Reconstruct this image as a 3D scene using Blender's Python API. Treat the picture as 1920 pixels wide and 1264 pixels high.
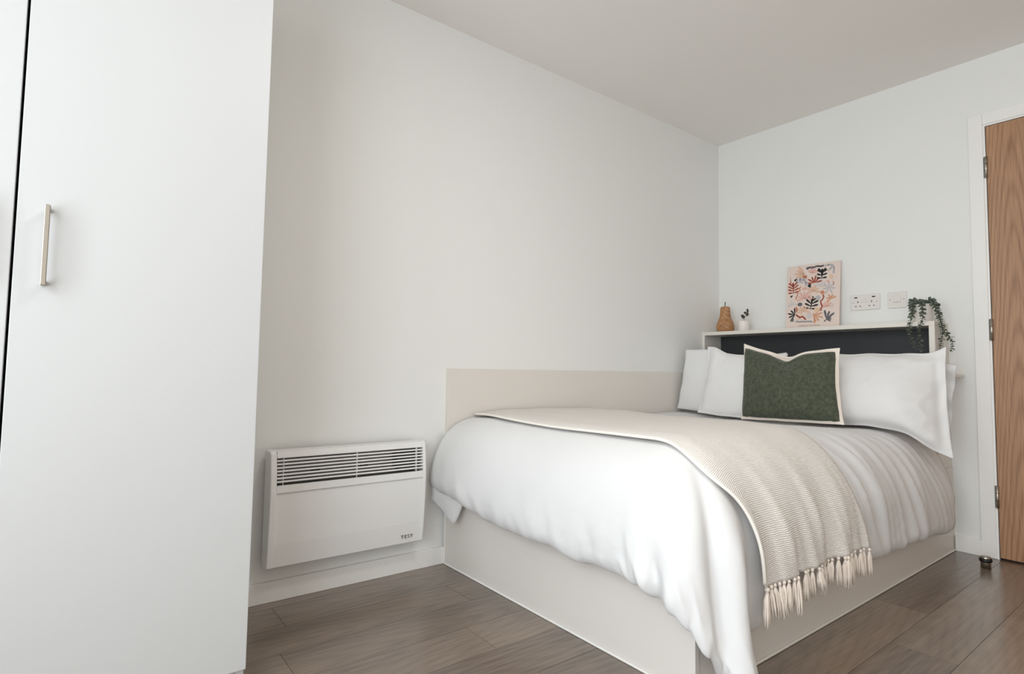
import bpy, bmesh, math, random
from mathutils import Vector, Matrix, noise

# ------------------------------------------------------------------ camera, world, light, exposure
for o in list(bpy.data.objects):
    bpy.data.objects.remove(o, do_unlink=True)
scene = bpy.context.scene
COL = scene.collection

yaw, pitch, roll = math.radians(37.50921), math.radians(3.39838), math.radians(0.89130)
fwd = Vector((math.sin(yaw) * math.cos(pitch), math.cos(yaw) * math.cos(pitch), math.sin(pitch)))
rgt = fwd.cross(Vector((0, 0, 1))).normalized()
up = rgt.cross(fwd)
rgt, up = math.cos(roll) * rgt + math.sin(roll) * up, -math.sin(roll) * rgt + math.cos(roll) * up
cam_data = bpy.data.cameras.new('camera')
cam_data.sensor_width = 36.0
cam_data.lens = 1057.96 * 36.0 / 1920.0
cam_data.clip_start = 0.02
camera = bpy.data.objects.new('camera', cam_data)
M = Matrix((rgt, up, -fwd)).transposed().to_4x4()
M.translation = Vector((-3.42493, -2.16207, 0.83697))
camera.matrix_world = M
COL.objects.link(camera)
scene.camera = camera

scene.view_settings.view_transform = 'Standard'
scene.view_settings.look = 'None'
scene.view_settings.gamma = 1.0
scene.view_settings.use_curve_mapping = False
scene.view_settings.exposure = 0.03
scene.cycles.use_denoising = True
scene.cycles.max_bounces = 12
scene.cycles.diffuse_bounces = 6
scene.cycles.adaptive_threshold = 0.02

world = bpy.data.worlds.new('overcast_sky')
scene.world = world
world.use_nodes = True
bg = world.node_tree.nodes['Background']
bg.inputs['Color'].default_value = (0.82, 0.91, 1.0, 1)
bg.inputs['Strength'].default_value = 1.5

WIN_X, WIN_Y0, WIN_Y1, WIN_Z0, WIN_Z1 = -4.40, -3.35, -0.95, 0.25, 2.25   # window in the wall behind the photographer
ld = bpy.data.lights.new('window_daylight', 'AREA')
ld.shape = 'RECTANGLE'
ld.size = WIN_Y1 - WIN_Y0
ld.size_y = WIN_Z1 - WIN_Z0
ld.energy = 66
ld.color = (0.90, 0.96, 1.0)
lo = bpy.data.objects.new('window_daylight', ld)
lo.location = (WIN_X - 0.12, (WIN_Y0 + WIN_Y1) / 2, (WIN_Z0 + WIN_Z1) / 2)
lo.rotation_euler = (math.radians(90), 0, math.radians(-90))
COL.objects.link(lo)

FILL_LAMP = (-2.45, -1.6)                          # unseen ceiling lamp, added to brighten the upward-facing surfaces
cd = bpy.data.lights.new('fill_lamp_light', 'AREA')
cd.shape = 'DISK'
cd.size = 0.34
cd.energy = 10
cd.color = (1.0, 0.97, 0.93)
co = bpy.data.objects.new('fill_lamp_light', cd)
co.location = (FILL_LAMP[0], FILL_LAMP[1], 2.335)
COL.objects.link(co)


# ------------------------------------------------------------------ materials
def lin(c):
    return tuple(((v / 255.0) / 12.92 if v / 255.0 <= 0.04045 else ((v / 255.0 + 0.055) / 1.055) ** 2.4) for v in c)


MATS = {}


def mat(name, rgb, rough=0.6, metal=0.0, spec=0.5, sheen=0.0, noise_amt=0.0, noise_scale=20.0, bump=0.0, bump_scale=60.0, stretch=(1, 1, 1), sss=0.0):
    """plain principled material with optional object-space noise on colour and a fine bump"""
    if name in MATS:
        return MATS[name]
    m = bpy.data.materials.new(name)
    m.use_nodes = True
    nt = m.node_tree
    b = nt.nodes['Principled BSDF']
    c = lin(rgb)
    b.inputs['Base Color'].default_value = (*c, 1)
    b.inputs['Roughness'].default_value = rough
    b.inputs['Metallic'].default_value = metal
    b.inputs['Specular IOR Level'].default_value = spec
    if sheen:
        b.inputs['Sheen Weight'].default_value = sheen
    if noise_amt or bump:
        tc = nt.nodes.new('ShaderNodeTexCoord')
        mp = nt.nodes.new('ShaderNodeMapping')
        mp.inputs['Scale'].default_value = stretch
        nt.links.new(tc.outputs['Object'], mp.inputs['Vector'])
    if noise_amt:
        n = nt.nodes.new('ShaderNodeTexNoise')
        n.inputs['Scale'].default_value = noise_scale
        n.inputs['Detail'].default_value = 4
        r = nt.nodes.new('ShaderNodeValToRGB')
        r.color_ramp.elements[0].position = 0.3
        r.color_ramp.elements[1].position = 0.7
        r.color_ramp.elements[0].color = (*[max(0, v * (1 - noise_amt)) for v in c], 1)
        r.color_ramp.elements[1].color = (*[min(1, v * (1 + noise_amt)) for v in c], 1)
        nt.links.new(mp.outputs['Vector'], n.inputs['Vector'])
        nt.links.new(n.outputs['Fac'], r.inputs['Fac'])
        nt.links.new(r.outputs['Color'], b.inputs['Base Color'])
    if bump:
        n2 = nt.nodes.new('ShaderNodeTexNoise')
        n2.inputs['Scale'].default_value = bump_scale
        n2.inputs['Detail'].default_value = 5
        bp = nt.nodes.new('ShaderNodeBump')
        bp.inputs['Strength'].default_value = bump
        bp.inputs['Distance'].default_value = 0.004
        nt.links.new(mp.outputs['Vector'], n2.inputs['Vector'])
        nt.links.new(n2.outputs['Fac'], bp.inputs['Height'])
        nt.links.new(bp.outputs['Normal'], b.inputs['Normal'])
    MATS[name] = m
    return m


def wood_mat(name, dark, light, rough, grain_axis, fine_scale, period, k, eps, c0=0.0, cr=0.0, per_object=0.0, ring=0.3, fine=0.5, broad=0.4, spec=0.5, bump=0.08, wob=1.0):
    """wood: nested cathedral arches (hyperbolas along the grain) + stretched pores + broad tone; varies per object with Object Info random"""
    m = bpy.data.materials.new(name)
    m.use_nodes = True
    nt = m.node_tree
    N, L = nt.nodes, nt.links
    b = N['Principled BSDF']
    b.inputs['Roughness'].default_value = rough
    b.inputs['Specular IOR Level'].default_value = spec
    tc = N.new('ShaderNodeTexCoord')
    oi = N.new('ShaderNodeObjectInfo')

    def mth(op, *args):
        q = N.new('ShaderNodeMath'); q.operation = op
        for i_, a_ in enumerate(args):
            if hasattr(a_, 'node'): L.new(a_, q.inputs[i_])
            else: q.inputs[i_].default_value = a_
        return q.outputs[0]
    rnd = oi.outputs['Random']
    sep = N.new('ShaderNodeSeparateXYZ')
    L.new(tc.outputs['Object'], sep.inputs[0])
    along = sep.outputs[grain_axis]
    across = sep.outputs[1] if grain_axis != 1 else sep.outputs[0]
    shift = N.new('ShaderNodeVectorMath'); shift.operation = 'ADD'
    comb = N.new('ShaderNodeCombineXYZ')
    r37 = mth('MULTIPLY', rnd, 37.0)
    for q in range(3): L.new(r37, comb.inputs[q])
    L.new(tc.outputs['Object'], shift.inputs[0]); L.new(comb.outputs[0], shift.inputs[1])

    def noise_tex(sc_along, sc_across, detail):
        mp = N.new('ShaderNodeMapping')
        v = [sc_across] * 3; v[grain_axis] = sc_along
        mp.inputs['Scale'].default_value = v
        L.new(shift.outputs[0], mp.inputs['Vector'])
        t = N.new('ShaderNodeTexNoise'); t.inputs['Scale'].default_value = 1.0; t.inputs['Detail'].default_value = detail
        L.new(mp.outputs[0], t.inputs['Vector'])
        return t.outputs['Fac']
    n_wob = noise_tex(1.6, 9.0, 2.0)
    n_fine = noise_tex(fine_scale * 0.03, fine_scale, 4.0)
    n_broad = noise_tex(0.9, 5.0, 2.0)
    ctr = mth('MULTIPLY_ADD', mth('SUBTRACT', rnd, 0.5), cr, c0)
    dy = mth('SUBTRACT', across, ctr)
    hyp = mth('SQRT', mth('ADD', mth('MULTIPLY', dy, dy), eps))
    f = mth('ADD', mth('MULTIPLY', hyp, k), mth('ADD', along, r37))
    f = mth('ADD', f, mth('MULTIPLY', n_wob, 0.28 * wob))
    sn = mth('SINE', mth('MULTIPLY', f, 2 * math.pi / period))
    sn = mth('POWER', mth('MULTIPLY_ADD', sn, 0.5, 0.5), 2.2)          # narrow dark lines
    t = mth('MULTIPLY_ADD', sn, -ring, 0.62)
    t = mth('ADD', t, mth('MULTIPLY', mth('SUBTRACT', n_fine, 0.5), fine * 2))
    t = mth('ADD', t, mth('MULTIPLY', mth('SUBTRACT', n_broad, 0.5), broad * 2))
    t = mth('ADD', t, mth('MULTIPLY', mth('SUBTRACT', rnd, 0.5), per_object))
    r = N.new('ShaderNodeValToRGB')
    r.color_ramp.elements[0].position = 0.0
    r.color_ramp.elements[1].position = 1.0
    r.color_ramp.elements[0].color = (*lin(dark), 1)
    r.color_ramp.elements[1].color = (*lin(light), 1)
    L.new(t, r.inputs['Fac'])
    L.new(r.outputs['Color'], b.inputs['Base Color'])
    bpn = N.new('ShaderNodeBump'); bpn.inputs['Strength'].default_value = bump; bpn.inputs['Distance'].default_value = 0.002
    L.new(n_fine, bpn.inputs['Height'])
    L.new(bpn.outputs['Normal'], b.inputs['Normal'])
    MATS[name] = m
    return m


m_wall = mat('wall_paint', (231, 231, 228), 0.75, spec=0.25, bump=0.04, bump_scale=120)
m_ceil = mat('ceiling_paint', (238, 235, 231), 0.85, spec=0.2)
m_trimw = mat('trim_gloss_white', (236, 234, 230), 0.4)
m_floor = wood_mat('vinyl_oak_plank', (58, 44, 34), (138, 119, 102), 0.33, 0, 130.0, 0.15, 5.0, 0.0010, cr=0.16, per_object=0.24, ring=0.13, fine=0.55, broad=0.38, spec=1.0)
_fb = m_floor.node_tree.nodes['Principled BSDF']
_fb.inputs['Coat Weight'].default_value = 0.6
_fb.inputs['Coat Roughness'].default_value = 0.24
m_oak = wood_mat('oak_veneer', (118, 80, 52), (194, 150, 114), 0.45, 2, 220.0, 0.21, 16.0, 0.0012, c0=0.372, ring=0.26, fine=0.45, broad=0.15, wob=1.1)
m_gap = mat('dark_gap', (30, 26, 24), 0.9)
m_wardrobe = mat('wardrobe_laminate', (196, 196, 195), 0.38)
m_carcass = mat('wardrobe_carcass', (150, 150, 148), 0.6)
m_greige = mat('greige_laminate', (221, 215, 208), 0.42)
m_edge = mat('pale_edging', (226, 221, 212), 0.45)
m_black = mat('charcoal_laminate', (52, 54, 57), 0.5)
m_steel = mat('brushed_nickel', (176, 170, 160), 0.34, metal=1.0)
m_rubber = mat('black_rubber', (14, 14, 15), 0.5)
m_heat = mat('heater_enamel', (232, 231, 229), 0.35)
m_heatin = mat('heater_inner_metal', (132, 127, 122), 0.5)
m_heatdk = mat('heater_inner_dark', (18, 18, 20), 0.6)
m_ink = mat('logo_ink', (70, 48, 44), 0.5)
m_plastic = mat('white_plastic', (224, 220, 215), 0.3)
m_slot = mat('socket_slot', (25, 24, 24), 0.6)
m_line = mat('switch_line', (160, 155, 150), 0.5)
m_duvet = mat('duvet_cotton', (220, 219, 218), 0.85, spec=0.2, sheen=0.1, bump=0.25, bump_scale=28)
m_pillow = mat('pillow_cotton', (226, 225, 224), 0.85, spec=0.2, sheen=0.1, bump=0.2, bump_scale=30)
m_cream = mat('cushion_cream', (232, 222, 211), 0.9, spec=0.2, bump=0.3, bump_scale=150)
m_velvet = mat('green_velvet', (74, 79, 65), 0.9, spec=0.15, sheen=0.2, noise_amt=0.3, noise_scale=70, bump=0.2, bump_scale=120)
m_pot = mat('white_ceramic', (232, 226, 220), 0.35)
m_stem = mat('vine_stem', (70, 72, 52), 0.7)
m_leaf = mat('leaf_green', (102, 113, 98), 0.5, noise_amt=0.55, noise_scale=60)
m_olive = mat('sprig_olive', (66, 64, 48), 0.7, noise_amt=0.3, noise_scale=80)
m_pearstem = mat('pear_stem', (22, 18, 16), 0.6)
m_paper = mat('print_paper', (224, 206, 196), 0.55)
m_mattress = mat('mattress_ticking', (225, 225, 225), 0.9)
m_sealant = mat('white_sealant', (240, 238, 232), 0.35)


# ------------------------------------------------------------------ helpers
def link(name, me, m, parent=None, smooth=False):
    o = bpy.data.objects.new(name, me)
    COL.objects.link(o)
    if m is not None and len(me.materials) == 0:
        me.materials.append(m)
    if smooth:
        for p in me.polygons:
            p.use_smooth = True
    if parent is not None:
        set_parent(o, parent)
    return o


def wloc(o):
    v = o.location.copy()
    return v if o.parent is None else v + wloc(o.parent)


def set_parent(o, parent):
    """keep world place; nothing here is rotated at the root, so only the offset counts"""
    o.parent = parent
    o.location = o.location - wloc(parent)


def tag(o, label=None, cat=None, group=None, kind=None):
    if label: o['label'] = label
    if cat: o['category'] = cat
    if group: o['group'] = group
    if kind: o['kind'] = kind
    return o


def root(name, loc, label, cat, group=None):
    e = bpy.data.objects.new(name, None)
    e.empty_display_size = 0.05
    e.location = loc
    COL.objects.link(e)
    return tag(e, label, cat, group)


def bm_box(bm, x0, x1, y0, y1, z0, z1, bev=0.0, seg=2):
    r = bmesh.ops.create_cube(bm, size=1.0)
    vs = r['verts']
    for v in vs:
        v.co = Vector(((x0 + x1) / 2 + v.co.x * (x1 - x0), (y0 + y1) / 2 + v.co.y * (y1 - y0), (z0 + z1) / 2 + v.co.z * (z1 - z0)))
    if bev > 0:
        es = list({e for v in vs for e in v.link_edges})
        bmesh.ops.bevel(bm, geom=es, offset=bev, segments=seg, affect='EDGES', profile=0.5)


def bm_mesh(name, bm, recenter=None):
    me = bpy.data.meshes.new(name)
    bmesh.ops.recalc_face_normals(bm, faces=bm.faces)
    bm.to_mesh(me)
    bm.free()
    if recenter is not None:
        me.transform(Matrix.Translation(-Vector(recenter)))
    return me


def place(name, bm, m, parent=None, smooth=False):
    """mesh object with its origin at the middle of its base"""
    xs = [v.co.x for v in bm.verts]; ys = [v.co.y for v in bm.verts]; zs = [v.co.z for v in bm.verts]
    c = Vector(((min(xs) + max(xs)) / 2, (min(ys) + max(ys)) / 2, min(zs)))
    me = bm_mesh(name, bm, c)
    o = link(name, me, m, None, smooth)
    o.location = c
    if parent is not None:
        set_parent(o, parent)
    return o


def box(name, x0, x1, y0, y1, z0, z1, m, parent=None, bev=0.0, seg=2):
    bm = bmesh.new()
    bm_box(bm, x0, x1, y0, y1, z0, z1, bev, seg)
    return place(name, bm, m, parent)


def boxes(name, lst, m, parent=None, bev=0.0):
    bm = bmesh.new()
    for b in lst:
        bm_box(bm, *b, bev)
    return place(name, bm, m, parent)


def bm_tube(bm, pts, rad, n=8, cap=True):
    """tube along points; rad a number or list"""
    pts = [Vector(p) for p in pts]
    rr = rad if isinstance(rad, (list, tuple)) else [rad] * len(pts)
    rings = []
    ref = Vector((0.3, 0.2, 1)).normalized()
    for i, p in enumerate(pts):
        t = (pts[min(i + 1, len(pts) - 1)] - pts[max(i - 1, 0)]).normalized()
        a = t.cross(ref)
        if a.length < 1e-3:
            a = t.cross(Vector((1, 0, 0)))
        a.normalize()
        b = t.cross(a)
        rings.append([bm.verts.new(p + rr[i] * (math.cos(2 * math.pi * k / n) * a + math.sin(2 * math.pi * k / n) * b)) for k in range(n)])
    for i in range(len(rings) - 1):
        for k in range(n):
            bm.faces.new((rings[i][k], rings[i][(k + 1) % n], rings[i + 1][(k + 1) % n], rings[i + 1][k]))
    if cap:
        bm.faces.new(rings[0][::-1]); bm.faces.new(rings[-1])


def bm_lathe(bm, prof, cx, cy, n=32):
    """prof: list of (r, z) from bottom to top; closed when r = 0"""
    rings = []
    for r, z in prof:
        if r < 1e-5:
            rings.append([bm.verts.new((cx, cy, z))])
        else:
            rings.append([bm.verts.new((cx + r * math.cos(2 * math.pi * k / n), cy + r * math.sin(2 * math.pi * k / n), z)) for k in range(n)])
    for a, b in zip(rings, rings[1:]):
        for k in range(n):
            q = (k + 1) % n
            if len(a) == 1 and len(b) > 1:
                bm.faces.new((a[0], b[q], b[k]))
            elif len(b) == 1 and len(a) > 1:
                bm.faces.new((a[k], a[q], b[0]))
            elif len(a) > 1:
                bm.faces.new((a[k], a[q], b[q], b[k]))


def interp(tab, x):
    if x <= tab[0][0]: return tab[0][1]
    for (x0, y0), (x1, y1) in zip(tab, tab[1:]):
        if x <= x1:
            t = (x - x0) / (x1 - x0)
            t = t * t * (3 - 2 * t)
            return y0 + (y1 - y0) * t
    return tab[-1][1]


def sstep(a, b, x):
    t = max(0.0, min(1.0, (x - a) / (b - a)))
    return t * t * (3 - 2 * t)


def nz(x, y, z=0.0):
    return noise.noise(Vector((x, y, z)))


def grid_mesh(name, ni, nj, fn, uv=None):
    me = bpy.data.meshes.new(name)
    vs = [fn(i / ni, j / nj) for i in range(ni + 1) for j in range(nj + 1)]
    W = nj + 1
    fs = [(i * W + j, i * W + j + 1, (i + 1) * W + j + 1, (i + 1) * W + j) for i in range(ni) for j in range(nj)]
    me.from_pydata(vs, [], fs)
    if uv:
        ul = me.uv_layers.new(name='UVMap')
        for p in me.polygons:
            for li in p.loop_indices:
                vi = me.loops[li].vertex_index
                ul.data[li].uv = uv((vi // W) / ni, (vi % W) / nj)
    me.update()
    return me


# ------------------------------------------------------------------ the setting
RX0, RY0, H = WIN_X, -3.7, 2.40
fl = box('floor', RX0, 0.06, RY0, 0.0, -0.06, -0.003, m_gap)
tag(fl, kind='structure')
box_cache = {}
rng = random.Random(4)
PW, PL = 0.1725, 1.25
row = 0
y_hi = 0.0
row_edges = [0.0, -0.065]
while row_edges[-1] > RY0:
    row_edges.append(max(RY0, row_edges[-1] - PW))
# butt joints seen in the photograph, by row
starts = {1: -2.85, 3: -2.916, 4: -2.383, 2: -2.25, 8: -1.0, 9: -1.35, 10: -0.55}
for k, (ya, yb) in enumerate(zip(row_edges, row_edges[1:])):
    x = starts.get(k, -rng.uniform(0.2, 1.2))
    while x > RX0: x -= PL
    xs = []
    while x < 0.06:
        xs.append((max(x, RX0), min(x + PL, 0.06)))
        x += PL
    for a, b in xs:
        if b - a < 0.03: continue
        g = 0.0006
        p = box('plank', a + g, b - g, yb + g, ya - g, -0.003, 0.0, m_floor, fl)
tag(box('ceiling', RX0 - 0.1, 0.12, RY0 - 0.1, 0.1, H, H + 0.1, m_ceil), kind='structure')
tag(box('wall_back', RX0 - 0.1, 0.12, 0.0, 0.1, -0.06, H, m_wall), kind='structure')
tag(box('wall_front', RX0 - 0.1, 0.12, RY0 - 0.1, RY0, -0.06, H, mat('warm_bounce_paint', (226, 215, 203), 0.75, spec=0.25)), kind='structure')  # unseen wall, its tint chosen to bounce warm fill towards the bed side
D0, D1, DZ = -1.436, -2.362, 2.047          # door leaf hinge side, lock side, top
JT = 0.012                                   # visible jamb edge
bm = bmesh.new()
bm_box(bm, 0.06, 0.12, RY0, 0.0, -0.06, H)
bm_box(bm, 0.0, 0.06, D0 + JT, 0.0, -0.06, H)
bm_box(bm, 0.0, 0.06, RY0, D1 - JT, -0.06, H)
bm_box(bm, 0.0, 0.06, D1 - JT, D0 + JT, DZ + JT, H)
tag(place('wall_right', bm, m_wall), kind='structure')
bm = bmesh.new()
bm_box(bm, RX0 - 0.1, RX0, RY0, WIN_Y0, -0.06, H)
bm_box(bm, RX0 - 0.1, RX0, WIN_Y1, 0.0, -0.06, H)
bm_box(bm, RX0 - 0.1, RX0, WIN_Y0, WIN_Y1, -0.06, WIN_Z0)
bm_box(bm, RX0 - 0.1, RX0, WIN_Y0, WIN_Y1, WIN_Z1, H)
tag(place('wall_left', bm, m_wall), kind='structure')
w1 = tag(boxes('window_1', [
    (RX0 - 0.07, RX0 - 0.02, WIN_Y0, WIN_Y0 + 0.05, WIN_Z0, WIN_Z1), (RX0 - 0.07, RX0 - 0.02, WIN_Y1 - 0.05, WIN_Y1, WIN_Z0, WIN_Z1),
    (RX0 - 0.07, RX0 - 0.02, WIN_Y0 + 0.05, WIN_Y1 - 0.05, WIN_Z0, WIN_Z0 + 0.05), (RX0 - 0.07, RX0 - 0.02, WIN_Y0 + 0.05, WIN_Y1 - 0.05, WIN_Z1 - 0.05, WIN_Z1),
    (RX0 - 0.07, RX0 - 0.02, -1.70, -1.65, WIN_Z0 + 0.05, WIN_Z1 - 0.05)], m_trimw), kind='structure')
SK = 0.072
tag(box('baseboard_back', RX0, -2.1285, -0.015, 0.0, 0.0, SK, m_trimw, bev=0.002), kind='structure')
tag(box('baseboard_right', -0.015, 0.0, D0 + 0.058, -1.2695, 0.0, SK, m_trimw, bev=0.002), kind='structure')
AR = 0.056                                   # architrave width
for nm, b in (('trim_1', (-0.014, 0.0, D0 + JT - 0.001, D0 + JT + AR, 0.0, DZ + JT + AR)),
              ('trim_2', (-0.014, 0.0, D1 - JT - AR, D1 - JT + 0.001, 0.0, DZ + JT + AR)),
              ('trim_3', (-0.014, 0.0, D1 - JT + 0.001, D0 + JT - 0.001, DZ + JT - 0.001, DZ + JT + AR))):
    tag(box(nm, *b, m_trimw, bev=0.003), kind='structure')
jm = tag(boxes('trim_4', [(-0.008, 0.055, D0 + 0.003, D0 + JT - 0.001, 0.0, DZ + JT - 0.001),
                          (-0.008, 0.055, D1 - JT + 0.001, D1 - 0.003, 0.0, DZ + JT - 0.001),
                          (-0.008, 0.055, D1 - 0.003, D0 + 0.003, DZ + 0.003, DZ + JT - 0.001)], m_trimw), kind='structure')
door = tag(box('door_1', -0.006, 0.038, D1, D0, 0.008, DZ, m_oak, bev=0.001, seg=1), kind='structure')
for zc in (1.847, 1.064, 0.286):             # three butt hinges, knuckles on the room side
    bm = bmesh.new()
    bm_tube(bm, [(-0.014, D0 + 0.0015, zc - 0.051), (-0.014, D0 + 0.0015, zc + 0.051)], 0.0065, 12)
    bm_box(bm, -0.0095, -0.0075, D0 + 0.0015, D0 + 0.012, zc - 0.05, zc + 0.05)
    hg = place('hinge', bm, m_steel, door, True)
    for dz in (-0.017, 0.017):
        bm = bmesh.new()
        bm_tube(bm, [(-0.014, D0 + 0.0015, zc + dz - 0.001), (-0.014, D0 + 0.0015, zc + dz + 0.001)], 0.0069, 12)
        place('knuckle_joint', bm, m_slot, hg)
bm = bmesh.new()                             # lever handle on the lock side
bm_tube(bm, [(-0.006, D1 + 0.06, 1.0), (-0.05, D1 + 0.06, 1.0)], 0.01, 12)
bm_tube(bm, [(-0.05, D1 + 0.052, 1.0), (-0.052, D1 + 0.18, 1.0)], 0.009, 12)
place('handle', bm, m_steel, door, True)

# body of the added fill lamp, on the ceiling out of view
cl_ = root('fill_ceiling_lamp', (FILL_LAMP[0], FILL_LAMP[1], H - 0.06), 'round white flush ceiling lamp added out of view as fill light', 'lamp')
bm = bmesh.new()
bm_lathe(bm, [(.150, .016), (.185, .012), (.195, .03), (.195, .0595), (0, .0595)], FILL_LAMP[0], FILL_LAMP[1], 40)
for v in bm.verts: v.co.z += H - 0.06
place('fill_lamp_body', bm, m_trimw, cl_, True)

# ------------------------------------------------------------------ wardrobe
WY = -0.60
wr = root('wardrobe', (-3.55, -0.3, 0), 'tall white two-door wardrobe at the left, with slim nickel bar handles', 'wardrobe')
WX0, WX1, WZ = -4.04, -3.054, 2.12
box('side_panel', WX0, WX0 + 0.018, WY + 0.02, -0.016, 0.0, WZ, m_wardrobe, wr)
box('side_panel', WX1 - 0.018, WX1, WY + 0.02, -0.016, 0.0, WZ, m_wardrobe, wr)
box('top_panel', WX0 + 0.018, WX1 - 0.018, WY + 0.02, -0.016, WZ - 0.018, WZ, m_wardrobe, wr)
box('base_panel', WX0 + 0.018, WX1 - 0.018, WY + 0.02, -0.016, 0.075, 0.093, m_carcass, wr)
box('back_panel', WX0 + 0.018, WX1 - 0.018, -0.022, -0.016, 0.093, WZ - 0.018, m_carcass, wr)
box('plinth', WX0 + 0.018, WX1 - 0.018, WY + 0.05, WY + 0.068, 0.0, 0.075, m_wardrobe, wr)
GAP = -3.5445
for a, b, hx in ((GAP + 0.0025, WX1 + 0.001, -3.491), (WX0 - 0.001, GAP - 0.0025, -3.600)):
    dr = box('door', a, b, WY, WY + 0.0185, 0.077, WZ - 0.002, m_wardrobe, wr, bev=0.0015)
    bm = bmesh.new()
    bm_box(bm, hx - 0.005, hx + 0.005, WY - 0.034, WY - 0.026, 1.0, 1.172, 0.0015)
    bm_box(bm, hx - 0.005, hx + 0.005, WY - 0.027, WY + 0.001, 1.002, 1.012, 0.001)
    bm_box(bm, hx - 0.005, hx + 0.005, WY - 0.027, WY + 0.001, 1.160, 1.170, 0.001)
    place('handle', bm, m_steel, dr)

# ------------------------------------------------------------------ convector heater
HX0, HX1, HZ0, HZ1 = -2.880, -2.275, 0.138, 0.543
ht = root('convector_heater', ((HX0 + HX1) / 2, -0.05, HZ0), 'white wall-mounted electric convector heater with slatted grille, beside the wardrobe', 'heater')
prof = [(-0.022, HZ1 - 0.01), (-0.030, HZ1), (-0.082, HZ1), (-0.092, HZ1 - 0.01), (-0.101, 0.47), (-0.105, 0.405), (-0.103, 0.33), (-0.096, 0.22), (-0.088, HZ0 + 0.006), (-0.082, HZ0), (-0.030, HZ0), (-0.022, HZ0 + 0.01)]


def extrude_x(pr, x0, x1, bev=0.0):
    bm = bmesh.new()
    a = [bm.verts.new((x0, y, z)) for y, z in pr]
    b = [bm.verts.new((x1, y, z)) for y, z in pr]
    n = len(pr)
    bm.faces.new(a); bm.faces.new(b[::-1])
    for k in range(n):
        bm.faces.new((a[k], b[k], b[(k + 1) % n], a[(k + 1) % n]))
    bmesh.ops.recalc_face_normals(bm, faces=bm.faces)
    if bev:
        es = [e for e in bm.edges if len({round(v.co.x, 4) for v in e.verts}) == 1]
        bmesh.ops.bevel(bm, geom=es, offset=bev, segments=3, affect='EDGES', profile=0.5)
    return bm


CW = 0.022
place('end_cap', extrude_x(prof, HX0, HX0 + CW, 0.005), m_heat, ht, False)
place('end_cap', extrude_x(prof, HX1 - 0.014, HX1, 0.004), m_heat, ht, False)
ix0, ix1 = HX0 + CW, HX1 - 0.014
box('back_plate', ix0, ix1, -0.028, -0.022, HZ0 + 0.002, HZ1 - 0.003, m_heatin, ht)
# lower front panel, bellied like the caps but set back a little
lp = [(-0.0965, 0.398), (-0.0955, 0.33), (-0.0905, 0.22), (-0.082, HZ0 + 0.004), (-0.078, HZ0 + 0.001), (-0.030, HZ0 + 0.001), (-0.030, HZ0 + 0.004), (-0.074, HZ0 + 0.005), (-0.0865, 0.22), (-0.0915, 0.33), (-0.0915, 0.398)]
place('front_panel', extrude_x(lp, ix0, ix1), m_heat, ht)
# grille frame: lower lip and top rail
place('grille_lip', extrude_x([(-0.103, 0.400), (-0.1025, 0.425), (-0.097, 0.425), (-0.097, 0.404), (-0.0905, 0.3985), (-0.0905, 0.396), (-0.0995, 0.396)], ix0, ix1), m_heat, ht)
place('top_rail', extrude_x([(-0.090, 0.541), (-0.0945, 0.522), (-0.090, 0.522), (-0.0865, 0.536), (-0.030, 0.538), (-0.030, 0.541)], ix0, ix1), m_heat, ht)
NS = 8
for k in range(NS):
    z = 0.4315 + k * (0.0955 / NS) + 0.003
    yy = -0.1015 + (z - 0.425) * 0.075
    box('slat', ix0, ix1, yy, yy + 0.010, z, z + 0.0058, m_heat, ht, bev=0.0012, seg=1)
for gx in (ix0 + 0.020, (ix0 + ix1) / 2 + 0.004, ix1 - 0.03):
    box('grille_bar', gx, gx + 0.0016, -0.0990, -0.089, 0.426, 0.523, m_heat, ht)
box('heating_element', ix0 + 0.03, ix1 - 0.06, -0.07, -0.045, 0.24, 0.262, m_heatin, ht, bev=0.004)
box('thermostat_box', ix1 - 0.105, ix1 - 0.002, -0.082, -0.03, 0.435, 0.50, m_heatdk, ht, bev=0.003)
box('bracket_slot', ix0 + 0.14, ix0 + 0.17, -0.034, -0.0275, 0.452, 0.462, m_heatdk, ht)
box('bracket_slot', ix0 + 0.33, ix0 + 0.36, -0.034, -0.0275, 0.452, 0.462, m_heatdk, ht)
for bx in (ix0 + 0.12, ix1 - 0.14):
    box('wall_bracket', bx, bx + 0.03, -0.0225, -0.0002, 0.2, 0.46, m_heat, ht)


def text_mesh(name, body, size, m, loc, rot, parent, extrude=0.0004, spacing=1.0, offset=0.0):
    cu = bpy.data.curves.new(name, 'FONT')
    cu.body = body
    cu.size = size
    cu.extrude = extrude
    cu.offset = offset
    cu.space_character = spacing
    cu.align_x = 'CENTER'
    cu.align_y = 'CENTER'
    t = bpy.data.objects.new(name + '_curve', cu)
    COL.objects.link(t)
    dg = bpy.context.evaluated_depsgraph_get()
    me = bpy.data.meshes.new_from_object(t.evaluated_get(dg))
    bpy.data.objects.remove(t, do_unlink=True)
    me.transform(rot)
    o = link(name, me, m, None)
    o.location = loc
    if parent: set_parent(o, parent)
    return o


text_mesh('logo', 'TESY', 0.0185, m_ink, (-2.347, -0.0880, 0.1675), Matrix.Rotation(math.radians(90 - 5.6), 4, 'X') @ Matrix.Diagonal((1.18, 1, 1, 1)), ht, 0.0003, 1.2, 0.0)

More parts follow.
